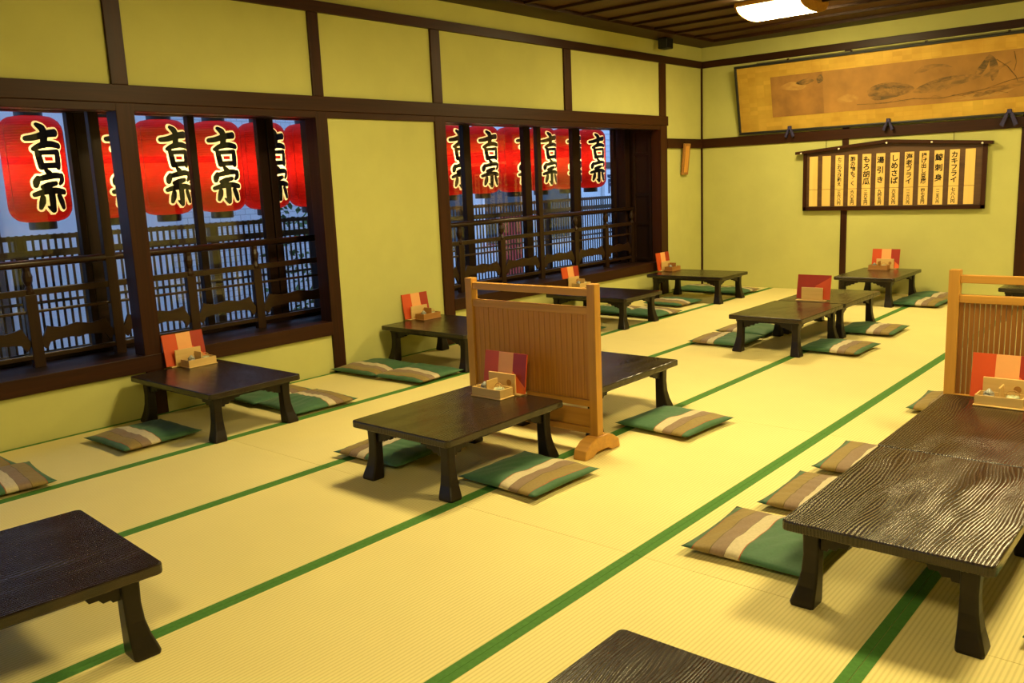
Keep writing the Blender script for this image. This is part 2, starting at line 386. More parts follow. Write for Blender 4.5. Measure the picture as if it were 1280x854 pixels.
# ------------------------------------------------------------------ outside
struct('floor_veranda', BX(-1.25, -.7, .22, -.72, 11.6, .34), OUTBR)
fe = tag(empty('lattice_fence', (-1.0, 5.5, .34)), 'brown wooden lattice fence of thin upright slats outside the windows', 'fence')
sl = BX(0, -.008, 0, .008, .0085, .87).mesh('slat'); sl.materials.append(FENCE)
yy = 1.9
while yy < 11.4:
    link('slat', sl, fe, (0, yy-5.5, .02)); yy += .0515
for z, h in ((.03, .03), (.40, .02), (.73, .05), (.852, .034)):
    BX(.008, -3.7, z, .024, 6.0, z+h).build('rail', FENCE, fe)
for k in range(7):
    yk = 3.31 + (k-1)*1.51; BX(-.055, -.04, 0, -.008, .04, .88).build('post', FENCE, fe, (0, yk-5.5, 0))
struct('ground', BX(-30, -25, -3.3, -.16, 45, -3.2), GREY)
struct('wall_outer', BX(-.72, -2, -3.2, -.70, 11.6, .33), PLASTERX)

def building(name, label, x, y0, y1, m, z1=5):
    b = empty(name, (x, (y0+y1)/2, -3.2)); tag(b, label, 'building'); oy = (y0+y1)/2
    BX(-1.5, y0-oy, 0, 0, y1-oy, z1+3.2).build('wall', m, b); return b, oy
def owin(b, oy, y0, z0, y1, z1, pane=OUTDARK, t=.05):
    f = MB().box(0, y0-oy, z0+3.2, .05, y0-oy+t, z1+3.2).box(0, y1-oy-t, z0+3.2, .05, y1-oy, z1+3.2).box(0, y0-oy+t, z0+3.2, .05, y1-oy-t, z0+3.2+t).box(0, y0-oy+t, z1+3.2-t, .05, y1-oy-t, z1+3.2)
    f = f.build('window', OUTTRIM, b); BX(.005, y0-oy+t, z0+3.2+t, .02, y1-oy-t, z1+3.2-t).build('pane', pane, f)
def brick(name, c, sc):
    m, nt, bs = newmat(name); tc = nd(nt, 'ShaderNodeTexCoord'); sx = nd(nt, 'ShaderNodeSeparateXYZ'); cb = nd(nt, 'ShaderNodeCombineXYZ')
    lk(nt, tc.outputs['Object'], sx.inputs[0]); lk(nt, sx.outputs[1], cb.inputs[0]); lk(nt, sx.outputs[2], cb.inputs[1])
    b = nd(nt, 'ShaderNodeTexBrick'); b.inputs['Scale'].default_value = sc; b.inputs['Color1'].default_value = (*c, 1); b.inputs['Color2'].default_value = (*shade(c, .9), 1)
    b.inputs['Mortar'].default_value = (*shade(c, .55), 1); b.inputs['Mortar Size'].default_value = .015
    lk(nt, cb.outputs[0], b.inputs[0]); lk(nt, b.outputs[0], bs.inputs['Base Color']); bs.inputs['Roughness'].default_value = .8; return m
b1, oy = building('building', 'pale plastered house across the street, seen behind the leftmost lantern', -4.6, 1.0, 6.35, PLASTERX, 4.2)
BX(0, .62, 0, .10, .74, 7.2).build('drainpipe', OUTBR, b1); BX(-1.6, -2.7, 7.4, .2, 2.7, 7.5).build('roof_edge', OUTBR, b1)
b2, oy = building('building', 'tiled pale house across the street, seen behind the lanterns of the long window', -5.0, 6.4, 10.4, brick('pale_wall_tile', (.70, .72, .75), 3.2), 3)
owin(b2, oy, 9.4, -1.6, 10.2, -.4, SHOPLIGHT)
b3, oy = building('building', 'house with white-framed windows across the street, seen through the far window', -5.0, 10.6, 15.4, PLASTERX, 3)
for a in (11.0, 12.5, 14.0): owin(b3, oy, a, .3, a+1.15, 1.45)
for a in (11.0, 12.8): owin(b3, oy, a, -2.2, a+1.4, -.5, SHOPLIGHT if a < 14 else OUTDARK)
b4, oy = building('building', 'clapboard house with a lettered sign at the right edge of the far window', -5.2, 15.6, 24.5, PLASTERX, 6)
cb = MB()
for k in range(24): cb.prism([(0, 5.0+k*.12), (.035, 5.0+k*.12), (.006, 5.115+k*.12), (0, 5.115+k*.12)], 'y', -4.4, 4.4)
tag(cb.build('clapboard', PLASTERX, b4), kind='stuff')
BX(0, -4.4, 4.88, .10, 4.4, 5.0).build('eave', OUTBR, b4)
sg = tag(empty('shop_sign', (-5.14, 17.0, .75)), 'white upright shop sign with dark brush lettering across the street', 'sign')
BX(-.05, -.42, -1.9, .03, .6, .9).build('board', OUTTRIM, sg)
def glyph(txt, size, name, m, parent, mat4, ext=.0006, off=.0):
    c = bpy.data.curves.new('t', 'FONT'); c.body = txt; c.size = size; c.align_x = 'CENTER'; c.align_y = 'CENTER'; c.extrude = ext; c.resolution_u = 2; c.offset = off
    o = bpy.data.objects.new('t', c); COL.objects.link(o); dg = bpy.context.evaluated_depsgraph_get(); dg.update()
    me = bpy.data.meshes.new_from_object(o.evaluated_get(dg)); bpy.data.objects.remove(o); bpy.data.curves.remove(c)
    me.transform(mat4); me.materials.clear(); me.materials.append(m); me.name = name
    return link(name, me, parent)
FACE_X = Matrix(((0, 0, 1, 0), (1, 0, 0, 0), (0, 1, 0, 0), (0, 0, 0, 1)))       # text in the y-z plane facing +x
FACE_NY = Matrix(((1, 0, 0, 0), (0, 0, -1, 0), (0, 1, 0, 0), (0, 0, 0, 1)))     # text facing -y
NAVY = plain('sign_ink', (.02, .03, .07), .6)
for k, ch in enumerate('商人市'): glyph(ch, .46, 'lettering', NAVY, sg, Matrix.Translation((.034, -.1, .58-k*.50)) @ FACE_X, .002, .012)
# a young tree in the street
tr = tag(empty('street_tree', (-3.4, 7.6, -3.2)), 'slim leafy green tree in the street behind the lattice', 'tree')
MB().tube([(0, 0, 0), (.03, .05, 2), (-.04, .1, 3.4), (.05, .12, 4.5)], .05, 7).build('trunk', OUTBR, tr, smooth=True)
lf = MB()
for k in range(520):
    u = random.random(); a = random.uniform(0, 6.28); rad = .75*math.sqrt(random.random()); p = Vector((rad*math.cos(a)*.8, .1+rad*math.sin(a), 3.0+1.75*u))
    d = Vector((random.gauss(0, 1), random.gauss(0, 1), random.gauss(0, .6))).normalized(); e = d.orthogonal().normalized(); L = random.uniform(.07, .13)
    lf.add([p, p+d*L*.5+e*L*.3, p+d*L, p+d*L*.5-e*L*.3], [(0, 1, 2, 3)])
tag(lf.build('foliage', LEAF, tr), kind='stuff')
bn = tag(empty('street_banner', (-3.2, 11.2, -3.2)), 'red upright cloth banner in the street behind the far lattice', 'banner')
MB().tube([(0, -.3, 0), (0, -.3, 4.3)], .02, 8).build('pole', OUTTRIM, bn); BX(-.005, -.28, 1.6, .005, .25, 4.2).build('cloth', BANNER, bn)

# ------------------------------------------------------------------ lanterns
LR, LH = .205, .74
def lprof(z):      # radius at height z (0..LH)
    t = min(z, LH-z); e = .11
    return LR if t >= e else .10+(LR-.10)*math.sqrt(max(0, 1-((e-t)/e)**2))
ST = {  # brush strokes: points (x, y) and widths on a 100 x 200 canvas, y down
 'a': [([(40, 2), (52, 10), (58, 20)], [11.9, 19.8, 13.2]), ([(10, 33), (30, 31), (62, 23), (88, 20)], [14.5, 17.2, 19.8, 22.4]), ([(55, 14), (55, 30), (52, 48)], [18.5, 19.8, 18.5]),
       ([(26, 57), (45, 49), (70, 46), (96, 50)], [13.2, 17.2, 18.5, 17.2]), ([(34, 64), (37, 80), (40, 98)], [14.5, 17.2, 17.2]), ([(35, 66), (60, 65), (88, 64)], [13.2, 13.2, 15.8]),
       ([(88, 64), (88, 80), (87, 98)], [15.8, 19.8, 18.5]), ([(40, 96), (62, 95), (88, 94)], [15.8, 15.8, 15.8])],
 'b': [([(50, 106), (57, 113), (61, 119)], [11.9, 17.2, 11.9]), ([(27, 122), (22, 132), (20, 140)], [11.9, 19.8, 14.5]), ([(26, 126), (50, 121), (75, 118), (94, 120)], [13.2, 17.2, 17.2, 14.5]),
       ([(94, 120), (93, 130), (84, 138)], [17.2, 17.2, 9.2]), ([(36, 144), (52, 140), (72, 136)], [13.2, 17.2, 13.2]), ([(14, 161), (40, 155), (70, 153), (96, 157)], [13.2, 17.2, 18.5, 15.8]),
       ([(57, 156), (57, 175), (56, 198)], [18.5, 18.5, 15.8]), ([(56, 198), (50, 194), (44, 190)], [15.8, 11.9, 6.6]), ([(33, 168), (30, 180), (25, 192)], [14.5, 17.2, 10.6]), ([(78, 166), (83, 178), (87, 192)], [15.8, 18.5, 14.5])]}
def brush(grow, off):
    mb = MB(); sx = .25/100; sz = .60/200
    def mp(x, y):
        a = (x-53)*sx/LR; z = .675-y*sz; r = LR+off; return (r*math.cos(a), r*math.sin(a), z)
    for key in 'ab':
        for pts, ws in ST[key]:
            P = []; n = len(pts)
            for i in range(n-1):
                for s in range(6):
                    t = s/6; g = lambda q, k: q[max(0, min(n-1, k))]
                    def cr(a, b, c, d): return .5*(2*b+(c-a)*t+(2*a-5*b+4*c-d)*t*t+(3*b-a-3*c+d)*t**3)
                    P.append((cr(*[g(pts, i+k)[0] for k in (-1, 0, 1, 2)]), cr(*[g(pts, i+k)[1] for k in (-1, 0, 1, 2)]), ws[i]*(1-t)+ws[i+1]*t))
            P.append((*pts[-1], ws[-1]))
            row = []
            for i, (x, y, w) in enumerate(P):
                a, b = P[max(0, i-1)], P[min(len(P)-1, i+1)]; dx, dy = b[0]-a[0], (b[1]-a[1])*1.2; l = math.hypot(dx, dy) or 1; nx, ny = -dy/l, dx/l/1.2; h = w/2+grow
                row.append([(x+nx*h*k, y+ny*h*k) for k in (-1, -.4, .4, 1)])
            vs = [mp(*q) for r in row for q in r]
            mb.add(vs, [(i*4+k, i*4+k+1, i*4+k+5, i*4+k+4) for i in range(len(row)-1) for k in range(3)])
            for (x, y, w) in (P[0], P[-1]):
                h = w/2+grow; ring = [mp(x+h*math.cos(j*math.pi/7), y+h*math.sin(j*math.pi/7)/1.2) for j in range(14)]
                mb.add([mp(x, y)]+ring, [(0, 1+j, 1+(j+1) % 14) for j in range(14)])
    return mb
def brush_samples():
    out = []
    for key in 'ab':
        for pts, ws in ST[key]:
            n = len(pts); g = lambda q, k: q[max(0, min(n-1, k))]
            for i in range(n-1):
                for k in range(10):
                    t = k/10
                    def cr(a, b, c, d): return .5*(2*b+(c-a)*t+(2*a-5*b+4*c-d)*t*t+(3*b-a-3*c+d)*t**3)
                    out.append((cr(*[g(pts, i+m_)[0] for m_ in (-1, 0, 1, 2)]), cr(*[g(pts, i+m_)[1] for m_ in (-1, 0, 1, 2)]), ws[i]*(1-t)+ws[i+1]*t))
            out.append((*pts[-1], ws[-1]))
    return np.array(out)
def flatmesh(mb, name, m):
    me = bpy.data.meshes.new(name); me.from_pydata(mb.v, [], mb.f); me.materials.append(m); return me
lan = empty('paper_lantern', (0, 0, 0))
BR = brush_samples()
th = list(np.linspace(-.80, .80, 110)) + list(np.linspace(.80, 2*math.pi-.80, 50)[1:-1]); nt_ = len(th)
zs = list(np.linspace(0, .06, 7)) + list(np.linspace(.06, .70, 200)[1:]) + list(np.linspace(.70, LH, 6)[1:])
va = [(lprof(z)*math.cos(t), lprof(z)*math.sin(t), z) for z in zs for t in th]
fr_, fc_ = [], []
for i in range(len(zs)-1):
    for j in range(nt_):
        q = (i*nt_+j, i*nt_+(j+1) % nt_, (i+1)*nt_+(j+1) % nt_, (i+1)*nt_+j)
        ins = False
        if j < 109:
            cx = 53+(th[j]+th[j+1])/2*LR*400; cy = (.675-(zs[i]+zs[i+1])/2)/.003
            if -10 < cy < 212: ins = bool(np.any(np.hypot(BR[:, 0]-cx, (BR[:, 1]-cy)*1.2) < BR[:, 2]/2+5.4))
        (fc_ if ins else fr_).append(q)
for nm, fs, m in (('shade', fr_, PAPER_R), ('lettering_outline', fc_, PAPER_C)):
    me = bpy.data.meshes.new(nm); me.from_pydata(va, [], fs); me.materials.append(m)
    bm = bmesh.new(); bm.from_mesh(me); bmesh.ops.delete(bm, geom=[v for v in bm.verts if not v.link_faces], context='VERTS'); bm.to_mesh(me); bm.free()
    for p_ in me.polygons: p_.use_smooth = True
    link(nm, me, lan)
sm = MB()
for k in range(8):
    a = k*math.pi/4+.3
    if abs(math.sin(a/2)) < .36: continue
    sm.tube([((lprof(LH*i/20)+.001)*math.cos(a), (lprof(LH*i/20)+.001)*math.sin(a), LH*i/20) for i in range(21)], .002, 4)
SEAM = plain('lantern_seam', (.16, .01, .008), .6); sm.build('seam', SEAM, lan)
MB().lathe([(.085, -.055), (.092, -.05), (.092, .006), (.085, .006)], 28, cap=False).build('bottom_ring', BLACK, lan)
MB().lathe([(.085, LH-.006), (.092, LH-.004), (.092, LH+.05), (.085, LH+.05)], 28, cap=False).build('top_ring', BLACK, lan)
MB().tube([(0, 0, LH+.05), (0, 0, 2.39-1.315)], .006, 6).build('cord', BLACK, lan)
link('lettering', flatmesh(brush(0, .0045), 'lettering', INK), lan)
freeze(lan)
WHERE = [(3.52, -1, 'leftmost red paper lantern, in the left part of the long window'), (4.02, 14, 'red paper lantern mostly hidden behind the dark posts of the long window'),
 (4.49, 2, 'red paper lantern just right of the thick post in the long window'), (4.97, -15, 'fully visible red paper lantern in the middle of the long window'),
 (5.42, -2, 'red paper lantern crossed by the dark window stile of the long window'), (5.90, 2, 'red paper lantern cut by the right end of the long window, lettering turned away'),
 (7.72, -4, 'leftmost red paper lantern of the far window'), (8.27, -20, 'second red paper lantern of the far window, lettering in full view'), (8.82, -4, 'third red paper lantern of the far window, half behind the thick post'),
 (9.33, -14, 'red paper lantern just right of the thick post in the far window'), (9.84, -12, 'second red paper lantern from the right in the far window'), (10.37, -24, 'rightmost red paper lantern, beside the sign seen in the far window')]
for i, (y, rz, lab) in enumerate(WHERE):
    o = lan if i == 0 else copy_tree(lan)
    o.location = (-1.1, y, 1.315 if i < 6 else 1.345); o.rotation_euler = (0, 0, R(rz)); tag(o, lab, 'lantern', 'red lettered lanterns outside the windows')
    ld = bpy.data.lights.new('lantern_bulb', 'POINT'); ld.energy = LANTERN_W; ld.color = (1, .78, .45); ld.shadow_soft_size = .035
    lo = bpy.data.objects.new('bulb', ld); COL.objects.link(lo); lo.parent = o; lo.location = (0, 0, LH*.5)
pole = tag(empty('lantern_pole', (-1.1, 6, 2.45)), 'dark pole above the windows carrying the row of lanterns', 'pole')
MB().tube([(0, -5, 0), (0, 5.3, 0)], .025, 10).build('bar', BLACK, pole)
for y in (-4.6, .2, 4.9): BX(.0, y-.02, .0, .938, y+.02, .03).build('bracket', BLACK, pole)

# ------------------------------------------------------------------ ceiling lamps
def lamp_proto():
    o = empty('ceiling_lamp', (0, 0, 3.035)); L, Wd, D = .31, .33, .085
    arc = [(Wd*math.cos(t), -D*math.sin(t)) for t in [math.pi*i/14 for i in range(15)]]
    MB().prism([(Wd, 0)] + arc[1:-1] + [(-Wd, 0)], 'x', -L, L).build('diffuser', DIFF, o, smooth=False)
    cap = [(q[0]*1.03, q[1]*1.05) for q in arc]
    for s in (-1, 1): MB().prism(cap, 'x', s*(L+.001), s*(L+.016)).build('end_cap', LW, o)
    BX(-L-.02, -Wd-.02, .0, L+.02, Wd+.02, .04).build('base', LW, o)
    freeze(o); return o
lp = lamp_proto()
LL = ['lit ceiling lamp with curved white diffuser above the menu board', 'lit ceiling lamp near the back wall on the right', 'lit ceiling lamp above the solid partition', 'lit ceiling lamp above the slatted partition', 'lit ceiling lamp above the camera']
for i, (x, y) in enumerate(LAMPS):
    o = lp if i == 0 else copy_tree(lp)
    o.location = (x, y, 3.035); tag(o, LL[i], 'lamp', 'curved ceiling lamps')
sp = tag(empty('wall_speaker', (.13, 10.22, 2.95)), 'small black speaker box under the ceiling edge near the corner', 'speaker')
BX(-.06, -.075, -.03, .06, .075, .09).build('case', BLACK, sp, bev=.008); BX(.06, -.06, -.02, .066, .06, .075).build('grille', INK, sp); BX(-.02, -.02, .088, .02, .02, .0925).build('bracket', BLACK, sp)

# ------------------------------------------------------------------ tables
TH = .31
def leg_mb(sx, sy):
    """square leg, waisted and flaring outward to the foot"""
    prof = [(0, .041, .016), (.012, .043, .016), (.03, .0405, .0135), (.07, .034, .007), (.12, .029, .002), (.18, .027, 0), (.26, .029, 0)]
    rings = []
    for z, h, o in prof:
        cx, cy = sx*o, sy*o; c = h*.18
        rings.append([(cx+a*(h-(c if k else 0)), cy+b*(h-(0 if k else c)), z) for a, b, k in ((-1, -1, 0), (-1, -1, 1), (1, -1, 1), (1, -1, 0), (1, 1, 0), (1, 1, 1), (-1, 1, 1), (-1, 1, 0))])
    return MB().loft(rings)
def table_proto(m, w=.65, l=.95):
    o = empty('low_table', (0, 0, 0)); a, b = w/2, l/2; r = .022
    def rounded(a, b, r): return [(sx*(a-r)+r*math.cos(t), sy*(b-r)+r*math.sin(t)) for sx, sy, t0 in ((1, 1, 0), (-1, 1, 90), (-1, -1, 180), (1, -1, 270)) for t in [R(t0+i*22.5) for i in range(5)]]
    MB().prism(rounded(a, b, r), 'z', TH-.036, TH).build('tabletop', m, o, bev=.006, seg=3)
    MB().prism(rounded(a-.045, b-.055, .01), 'z', TH-.058, TH-.036).build('under_frame', LEGM, o)
    lx, ly = a-.080, b-.086
    for sx in (-1, 1):
        for sy in (-1, 1):
            leg_mb(sx, sy).build('leg', LEGM, o, (sx*lx, sy*ly, 0), bev=.003)
    z = TH-.058
    st = [(0, z), (0, z-.05), (.022, z-.05), (.027, z-.04), (.05, z-.042), (.062, z-.028), (.09, z-.028), (.098, z-.012), (.13, z-.012), (.135, z)]
    for sx in (-1, 1):
        for sy in (-1, 1):
            MB().prism([(sy*(ly-.03)-sy*p, q) for p, q in st], 'x', sx*lx-.012, sx*lx+.012).build('bracket', LEGM, o)
            MB().prism([(sx*(lx-.03)-sx*p, q) for p, q in st], 'y', sy*ly-.012, sy*ly+.012).build('bracket', LEGM, o)
    freeze(o); return o
TA = table_proto(LACQ); TB = table_proto(LACR)
used = set()
def table(proto, x, y, sx, sy, rot, lab):
    o = proto if proto.name not in used else copy_tree(proto); used.add(proto.name)
    o.location = (x, y, 0); o.rotation_euler = (0, 0, R(rot)); o.scale = (sx/.65, sy/.95, 1)
    tag(o, lab, 'table', 'dark lacquered low tables'); return o
c = Matrix.Rotation(R(-4.5), 2) @ Vector((.37, .49))
table(TB, 3.035-c.x, 2.12-c.y, .74, .98, -4.5, 'dark low table at the lower left, blue window light on its brushed top')
table(TA, .545, 3.79, .64, .98, 90, 'dark low table against the thick post of the long left window')
table(TA, .52, 6.015, .72, .98, 90, 'dark low table against the plain wall panel between the windows')
table(TA, 2.545, 3.995, .68, .88, 0, 'dark low table in front of the solid wooden partition')
table(TA, 2.55, 5.18, .68, .90, 0, 'dark low table behind the solid wooden partition')
table(TA, .56, 8.2, .69, .98, 90, 'dark low table under the far window')
table(TA, .60, 10.09, .68, .98, 90, 'dark low table in the far left corner')
table(TA, 2.655, 7.85, .62, .92, 0, 'nearer of the two dark low tables set end to end in mid room')
table(TA, 2.665, 8.785, .61, .92, 0, 'farther of the two dark low tables set end to end in mid room')
table(TA, 2.475, 10.72, .63, .98, 0, 'dark low table at the back wall under the hanging menu board')
table(TA, 4.15, 10.28, .64, .94, 0, 'dark low table at the right edge, seen over the slatted partition')
table(TB, 4.785, 4.015, .64, .98, 0, 'large wavy-grained dark table nearest on the right')
table(TB, 4.777, 5.024, .64, 1.034, 0, 'dark table joined behind the large front right one, before the slatted partition')
table(TB, 4.745, 2.15, .64, .95, 0, 'dark low table cut off by the bottom edge of the photo')

# ------------------------------------------------------------------ partitions
def partition(x0, x1, y, zt, label, slat_w, pitch, slot, sm, yb=.012):
    o = tag(empty('wooden_partition', ((x0+x1)/2, y, 0)), label, 'partition'); ox = (x0+x1)/2; h = .026
    def p(nm, m, *b, bev=.003): return BX(*b).build(nm, m, o, bev=bev)
    for x in (x0-ox, x1-ox):
        p('post', LWZ, x-h, -h, .05, x+h, h, zt)
        MB().prism([(-.165, 0), (-.155, .05), (-.10, .085), (-.05, .10), (.05, .10), (.10, .085), (.155, .05), (.165, 0), (.09, 0), (.05, .022), (-.05, .022), (-.09, 0)], 'x', x-.04, x+.04).build('foot', LW, o, bev=.006)
    a, b = x0-ox+h, x1-ox-h
    p('top_rail', LW, a, -.018, zt-.065, b, .018, zt-.025); p('upper_rail', LW, a, -.02, zt-.165, b, .02, zt-.125)
    p('lower_rail', LW, a, -.02, slot+.018, b, .02, slot+.055); p('bottom_rail', LW, a, -.02, .105, b, .02, .14)
    p('bottom_board', LW, a, -.008, .14, b, .008, slot)
    n = int((b-a)/pitch); pt = (b-a)/n
    me = BX(-slat_w/2, -yb, slot+.055, slat_w/2, yb, zt-.165).mesh('slat'); me.materials.append(sm)
    for k in range(n): link('slat', me, o, (a+(k+.5)*pt, random.uniform(-.0012, .0012), 0), .002)
    return o
partition(2.115, 2.985, 4.58, .915, 'light wooden standing partition with closed upright boards, in mid room', .0355, .036, .235, LWD)
partition(4.455, 5.40, 5.66, .925, 'slatted light wooden standing partition at the right edge', .0185, .0232, .235, LWS)

# ------------------------------------------------------------------ cushions
def cushion_mesh(seed):
    rnd = random.Random(seed); n = 26; vs = []; fs = []
    ph = [rnd.uniform(0, 6.28) for _ in range(6)]
    def pt(i, j, s):
        u, v = i/n*2-1, j/n*2-1
        eu, ev = 1-.035*(1-v*v)**1 * 1, 1-.035*(1-u*u)
        x, y = u*.25*(1-.045*math.cos(v*math.pi/2)), v*.25*(1-.045*math.cos(u*math.pi/2))
        d = (1-abs(u)**3.2)*(1-abs(v)**3.2); d = max(d, 0)**.55
        if s > 0:
            z = .030+.034*d + .0035*d*(math.sin(6*u+ph[0]+2*v)+math.sin(5*v+ph[1]-3*u)) + .012*max(0, abs(u*v)-.75)
            z += .002*math.sin(22*(u*math.cos(ph[2])+v*math.sin(ph[2]))+ph[3])*d
        else: z = .028-.026*d
        return (x, y, z)
    idx = {}
    for s in (1, -1):
        for i in range(n+1):
            for j in range(n+1):
                edge = i in (0, n) or j in (0, n)
                if s < 0 and edge: idx[(s, i, j)] = idx[(1, i, j)]; continue
                idx[(s, i, j)] = len(vs); vs.append(pt(i, j, s))
        for i in range(n):
            for j in range(n):
                q = (idx[(s, i, j)], idx[(s, i+1, j)], idx[(s, i+1, j+1)], idx[(s, i, j+1)]); fs.append(q if s > 0 else q[::-1])
    me = bpy.data.meshes.new('floor_cushion'); me.from_pydata(vs, [], fs); me.materials.append(CUSH)
    for p in me.polygons: p.use_smooth = True
    return me
CM = [cushion_mesh(k) for k in range(5)]
CU = [  # x, y, rot, tilt lift, label
 (4.235, 3.955, 1, 0, 'striped green cushion nearest the front left leg of the large right table'),
 (4.275, 4.545, 1, 0, 'striped cushion second from the front on the left of the large right table'),
 (4.285, 5.13, 1, 0, 'striped cushion third from the front on the left of the large right table'),
 (4.335, 6.45, 1, 0, 'striped cushion peeping out behind the slatted partition post'),
 (5.40, 3.95, 181, 0, 'dark green cushion on the right of the large right table'),
 (2.945, 4.05, 178, 0, 'striped green cushion at the right leg of the table before the solid partition'),
 (2.06, 3.98, 2, 0, 'striped green cushion behind the table before the solid partition'),
 (3.075, 5.25, 176, 0, 'striped green cushion right of the table behind the solid partition'),
 (.51, 3.30, 91, 0, 'striped cushion left of the table by the long window'),
 (.70, 2.38, -96, 0, 'striped cushion cut by the left edge of the photo, front one of two'),
 (.24, 2.36, -92, 0, 'striped cushion at the left edge, farther one of two by the wall'),
 (.71, 4.37, -93, 0, 'striped cushion right of the long-window table, front one of two'),
 (.22, 4.36, -91, 0, 'striped cushion right of the long-window table, wall-side one of two'),
 (.25, 5.38, 91, 0, 'striped cushion left of the wall-panel table, wall-side one of two'),
 (.74, 5.40, 93, 0, 'striped cushion left of the wall-panel table, front one of two'),
 (.74, 8.80, -94, 0, 'striped cushion right of the far-window table, front one of two'),
 (.25, 8.82, -90, 0, 'striped cushion right of the far-window table, wall-side one of two'),
 (.62, 7.55, 90, 0, 'green cushion left of the far-window table, barely visible beside the partition'),
 (.56, 9.60, 88, 0, 'striped cushion left of the corner table'),
 (.73, 10.75, -92, 0, 'striped cushion behind the corner table, front one of two'),
 (.24, 10.80, -90, 0, 'striped cushion behind the corner table, wall-side one of two'),
 (2.15, 7.76, 2, 0, 'striped cushion left of the mid-room tables, nearer of two'),
 (2.12, 8.32, -1, 0, 'striped cushion left of the mid-room tables, farther of two'),
 (3.09, 7.86, 179, 0, 'striped cushion right of the mid-room tables, nearer of two'),
 (3.05, 8.80, 181, 0, 'striped cushion right of the mid-room tables, farther of two'),
 (2.95, 10.60, 180, 0, 'striped cushion right of the back-wall table, nearer of two'),
 (2.97, 11.08, 180, 0, 'striped cushion right of the back-wall table, farther of two'),
]
for i, (x, y, rz, lift, lab) in enumerate(CU):
    o = link('floor_cushion', CM[i % 5], None, (x, y, lift+.0016)); o.rotation_euler = (0, 0, R(rz)); tag(o, lab, 'cushion', 'striped floor cushions')

# ------------------------------------------------------------------ table sets: menu booklet, its holder, condiment box, two pots
def holder_proto():
    o = empty('menu_holder', (0, 0, 0))
    BX(-.13, -.012, 0, .13, .05, .008).build('base', TRAYW, o, bev=.002); BX(-.095, -.008, .008, .095, .004, .115).build('board', TRAYW, o, bev=.002)
    MB().lathe([(.017, 0), (.017, .0012)], 20).xf(Matrix.Translation((.055, -.009, .068)) @ Matrix.Rotation(R(90), 4, 'X')).build('crest', TRAYD, o)
    freeze(o); return o
def menu_proto():
    o = empty('menu_booklet', (0, 0, 0)); w, h = .15, .215
    BX(-w, -.004, 0, w, .004, h).build('cover', RED, o); BX(-.047, -.0055, 0, .057, -.004, h).build('middle_band', PEACH, o)
    BX(.057, -.005, 0, w, -.004, h).build('dark_panel', DRED, o); BX(-w, .004, 0, w, .0052, h).build('back_cover', DRED, o)
    MB().prism([(.0575, 0), (w-.0005, 0), (w-.0005, .035), (.0575, .115)], 'y', -.0062, -.005).build('corner_print', ORNG, o)
    MB().prism([(-w+.0005, .0005), (.06, .0005), (-.02, .12), (-w+.0005, .20)], 'y', .0052, .006).build('back_print', RED, o)
    freeze(o); return o
def box_proto(m):
    o = empty('condiment_box', (0, 0, 0)); a, b, h, t = .102, .052, .052, .007
    BX(-a-.006, -b-.006, 0, a+.006, b+.006, .007).build('base', m, o, bev=.002)
    MB().box(-a, -b, .007, a, -b+t, h).box(-a, b-t, .007, a, b, h).box(-a, -b+t, .007, -a+t, b-t, h).box(a-t, -b+t, .007, a, b-t, h).build('sides', m, o)
    BX(-.004, -b+t, .007, .004, b-t, .095).build('divider', m, o, bev=.002); freeze(o); return o
def pot_proto():
    o = empty('small_pot', (0, 0, 0))
    MB().lathe([(.018, 0), (.025, .008), (.027, .03), (.024, .042), (.02, .046)], 18).build('body', POTD, o, smooth=True)
    MB().lathe([(.023, .046), (.024, .05), (.012, .060), (.006, .068), (.002, .07)], 18).build('lid', POTD, o, smooth=True); freeze(o); return o
def basket_proto():
    o = empty('toothpick_pot', (0, 0, 0))
    MB().lathe([(.024, 0), (.03, .01), (.031, .035), (.027, .045), (.020, .047)], 18).build('body', POTG, o, smooth=True)
    MB().tube([(.029*math.cos(t), 0, .045+.026*math.sin(t)) for t in [math.pi*i/10 for i in range(11)]], .002, 6).build('handle', BASKET, o)
    pk = MB()
    for k in range(9): a = k*.7; pk.tube([(.01*math.cos(a), .01*math.sin(a), .02), (.016*math.cos(a), .016*math.sin(a), .062)], .0011, 4)
    tag(pk.build('toothpicks', TRAYW, o), kind='stuff'); freeze(o); return o
PR_H, PR_M, PR_B, PR_BD, PR_P, PR_G = holder_proto(), menu_proto(), box_proto(TRAYW), box_proto(TRAYD), pot_proto(), basket_proto()
def put(proto, base, off, lab, cat, group, tilt=0):
    o = proto if proto.name not in used else copy_tree(proto); used.add(proto.name)
    x, y, rz = base; d = Matrix.Rotation(rz, 2) @ Vector(off[:2])
    o.location = (x+d.x, y+d.y, TH+off[2]); o.rotation_euler = (tilt, 0, rz); tag(o, lab, cat, group)
def table_set(x, y, rz, where, dark=False, boxoff=.03):
    b = (x, y, R(rz))
    put(PR_H, b, (0, 0, .0005), 'pale wooden menu holder '+where, 'menu holder', 'wooden menu holders')
    put(PR_M, b, (-.005, .014, .0095), 'red and peach menu booklet leaning '+where, 'menu', 'menu booklets', R(-9))
    put(PR_BD if dark else PR_B, b, (boxoff, -.082, .0005), ('brown' if dark else 'pale')+' open condiment box '+where, 'box', 'condiment boxes')
    put(PR_P, b, (boxoff-.052, -.082, .008), 'small mottled lidded pot '+where, 'pot', 'mottled condiment pots')
    put(PR_G, b, (boxoff+.05, -.082, .008), 'small toothpick pot with arched handle '+where, 'pot', 'toothpick pots')
table_set(2.50, 4.385, 0, 'on the table before the solid partition', boxoff=-.005)
table_set(.06, 3.89, 90, 'on the table by the long left window')
table_set(.04, 6.10, 90, 'on the table by the wall panel', True)
table_set(.02, 8.42, 90, 'on the table under the far window')
table_set(.10, 10.22, 90, 'on the corner table at the far left', True)
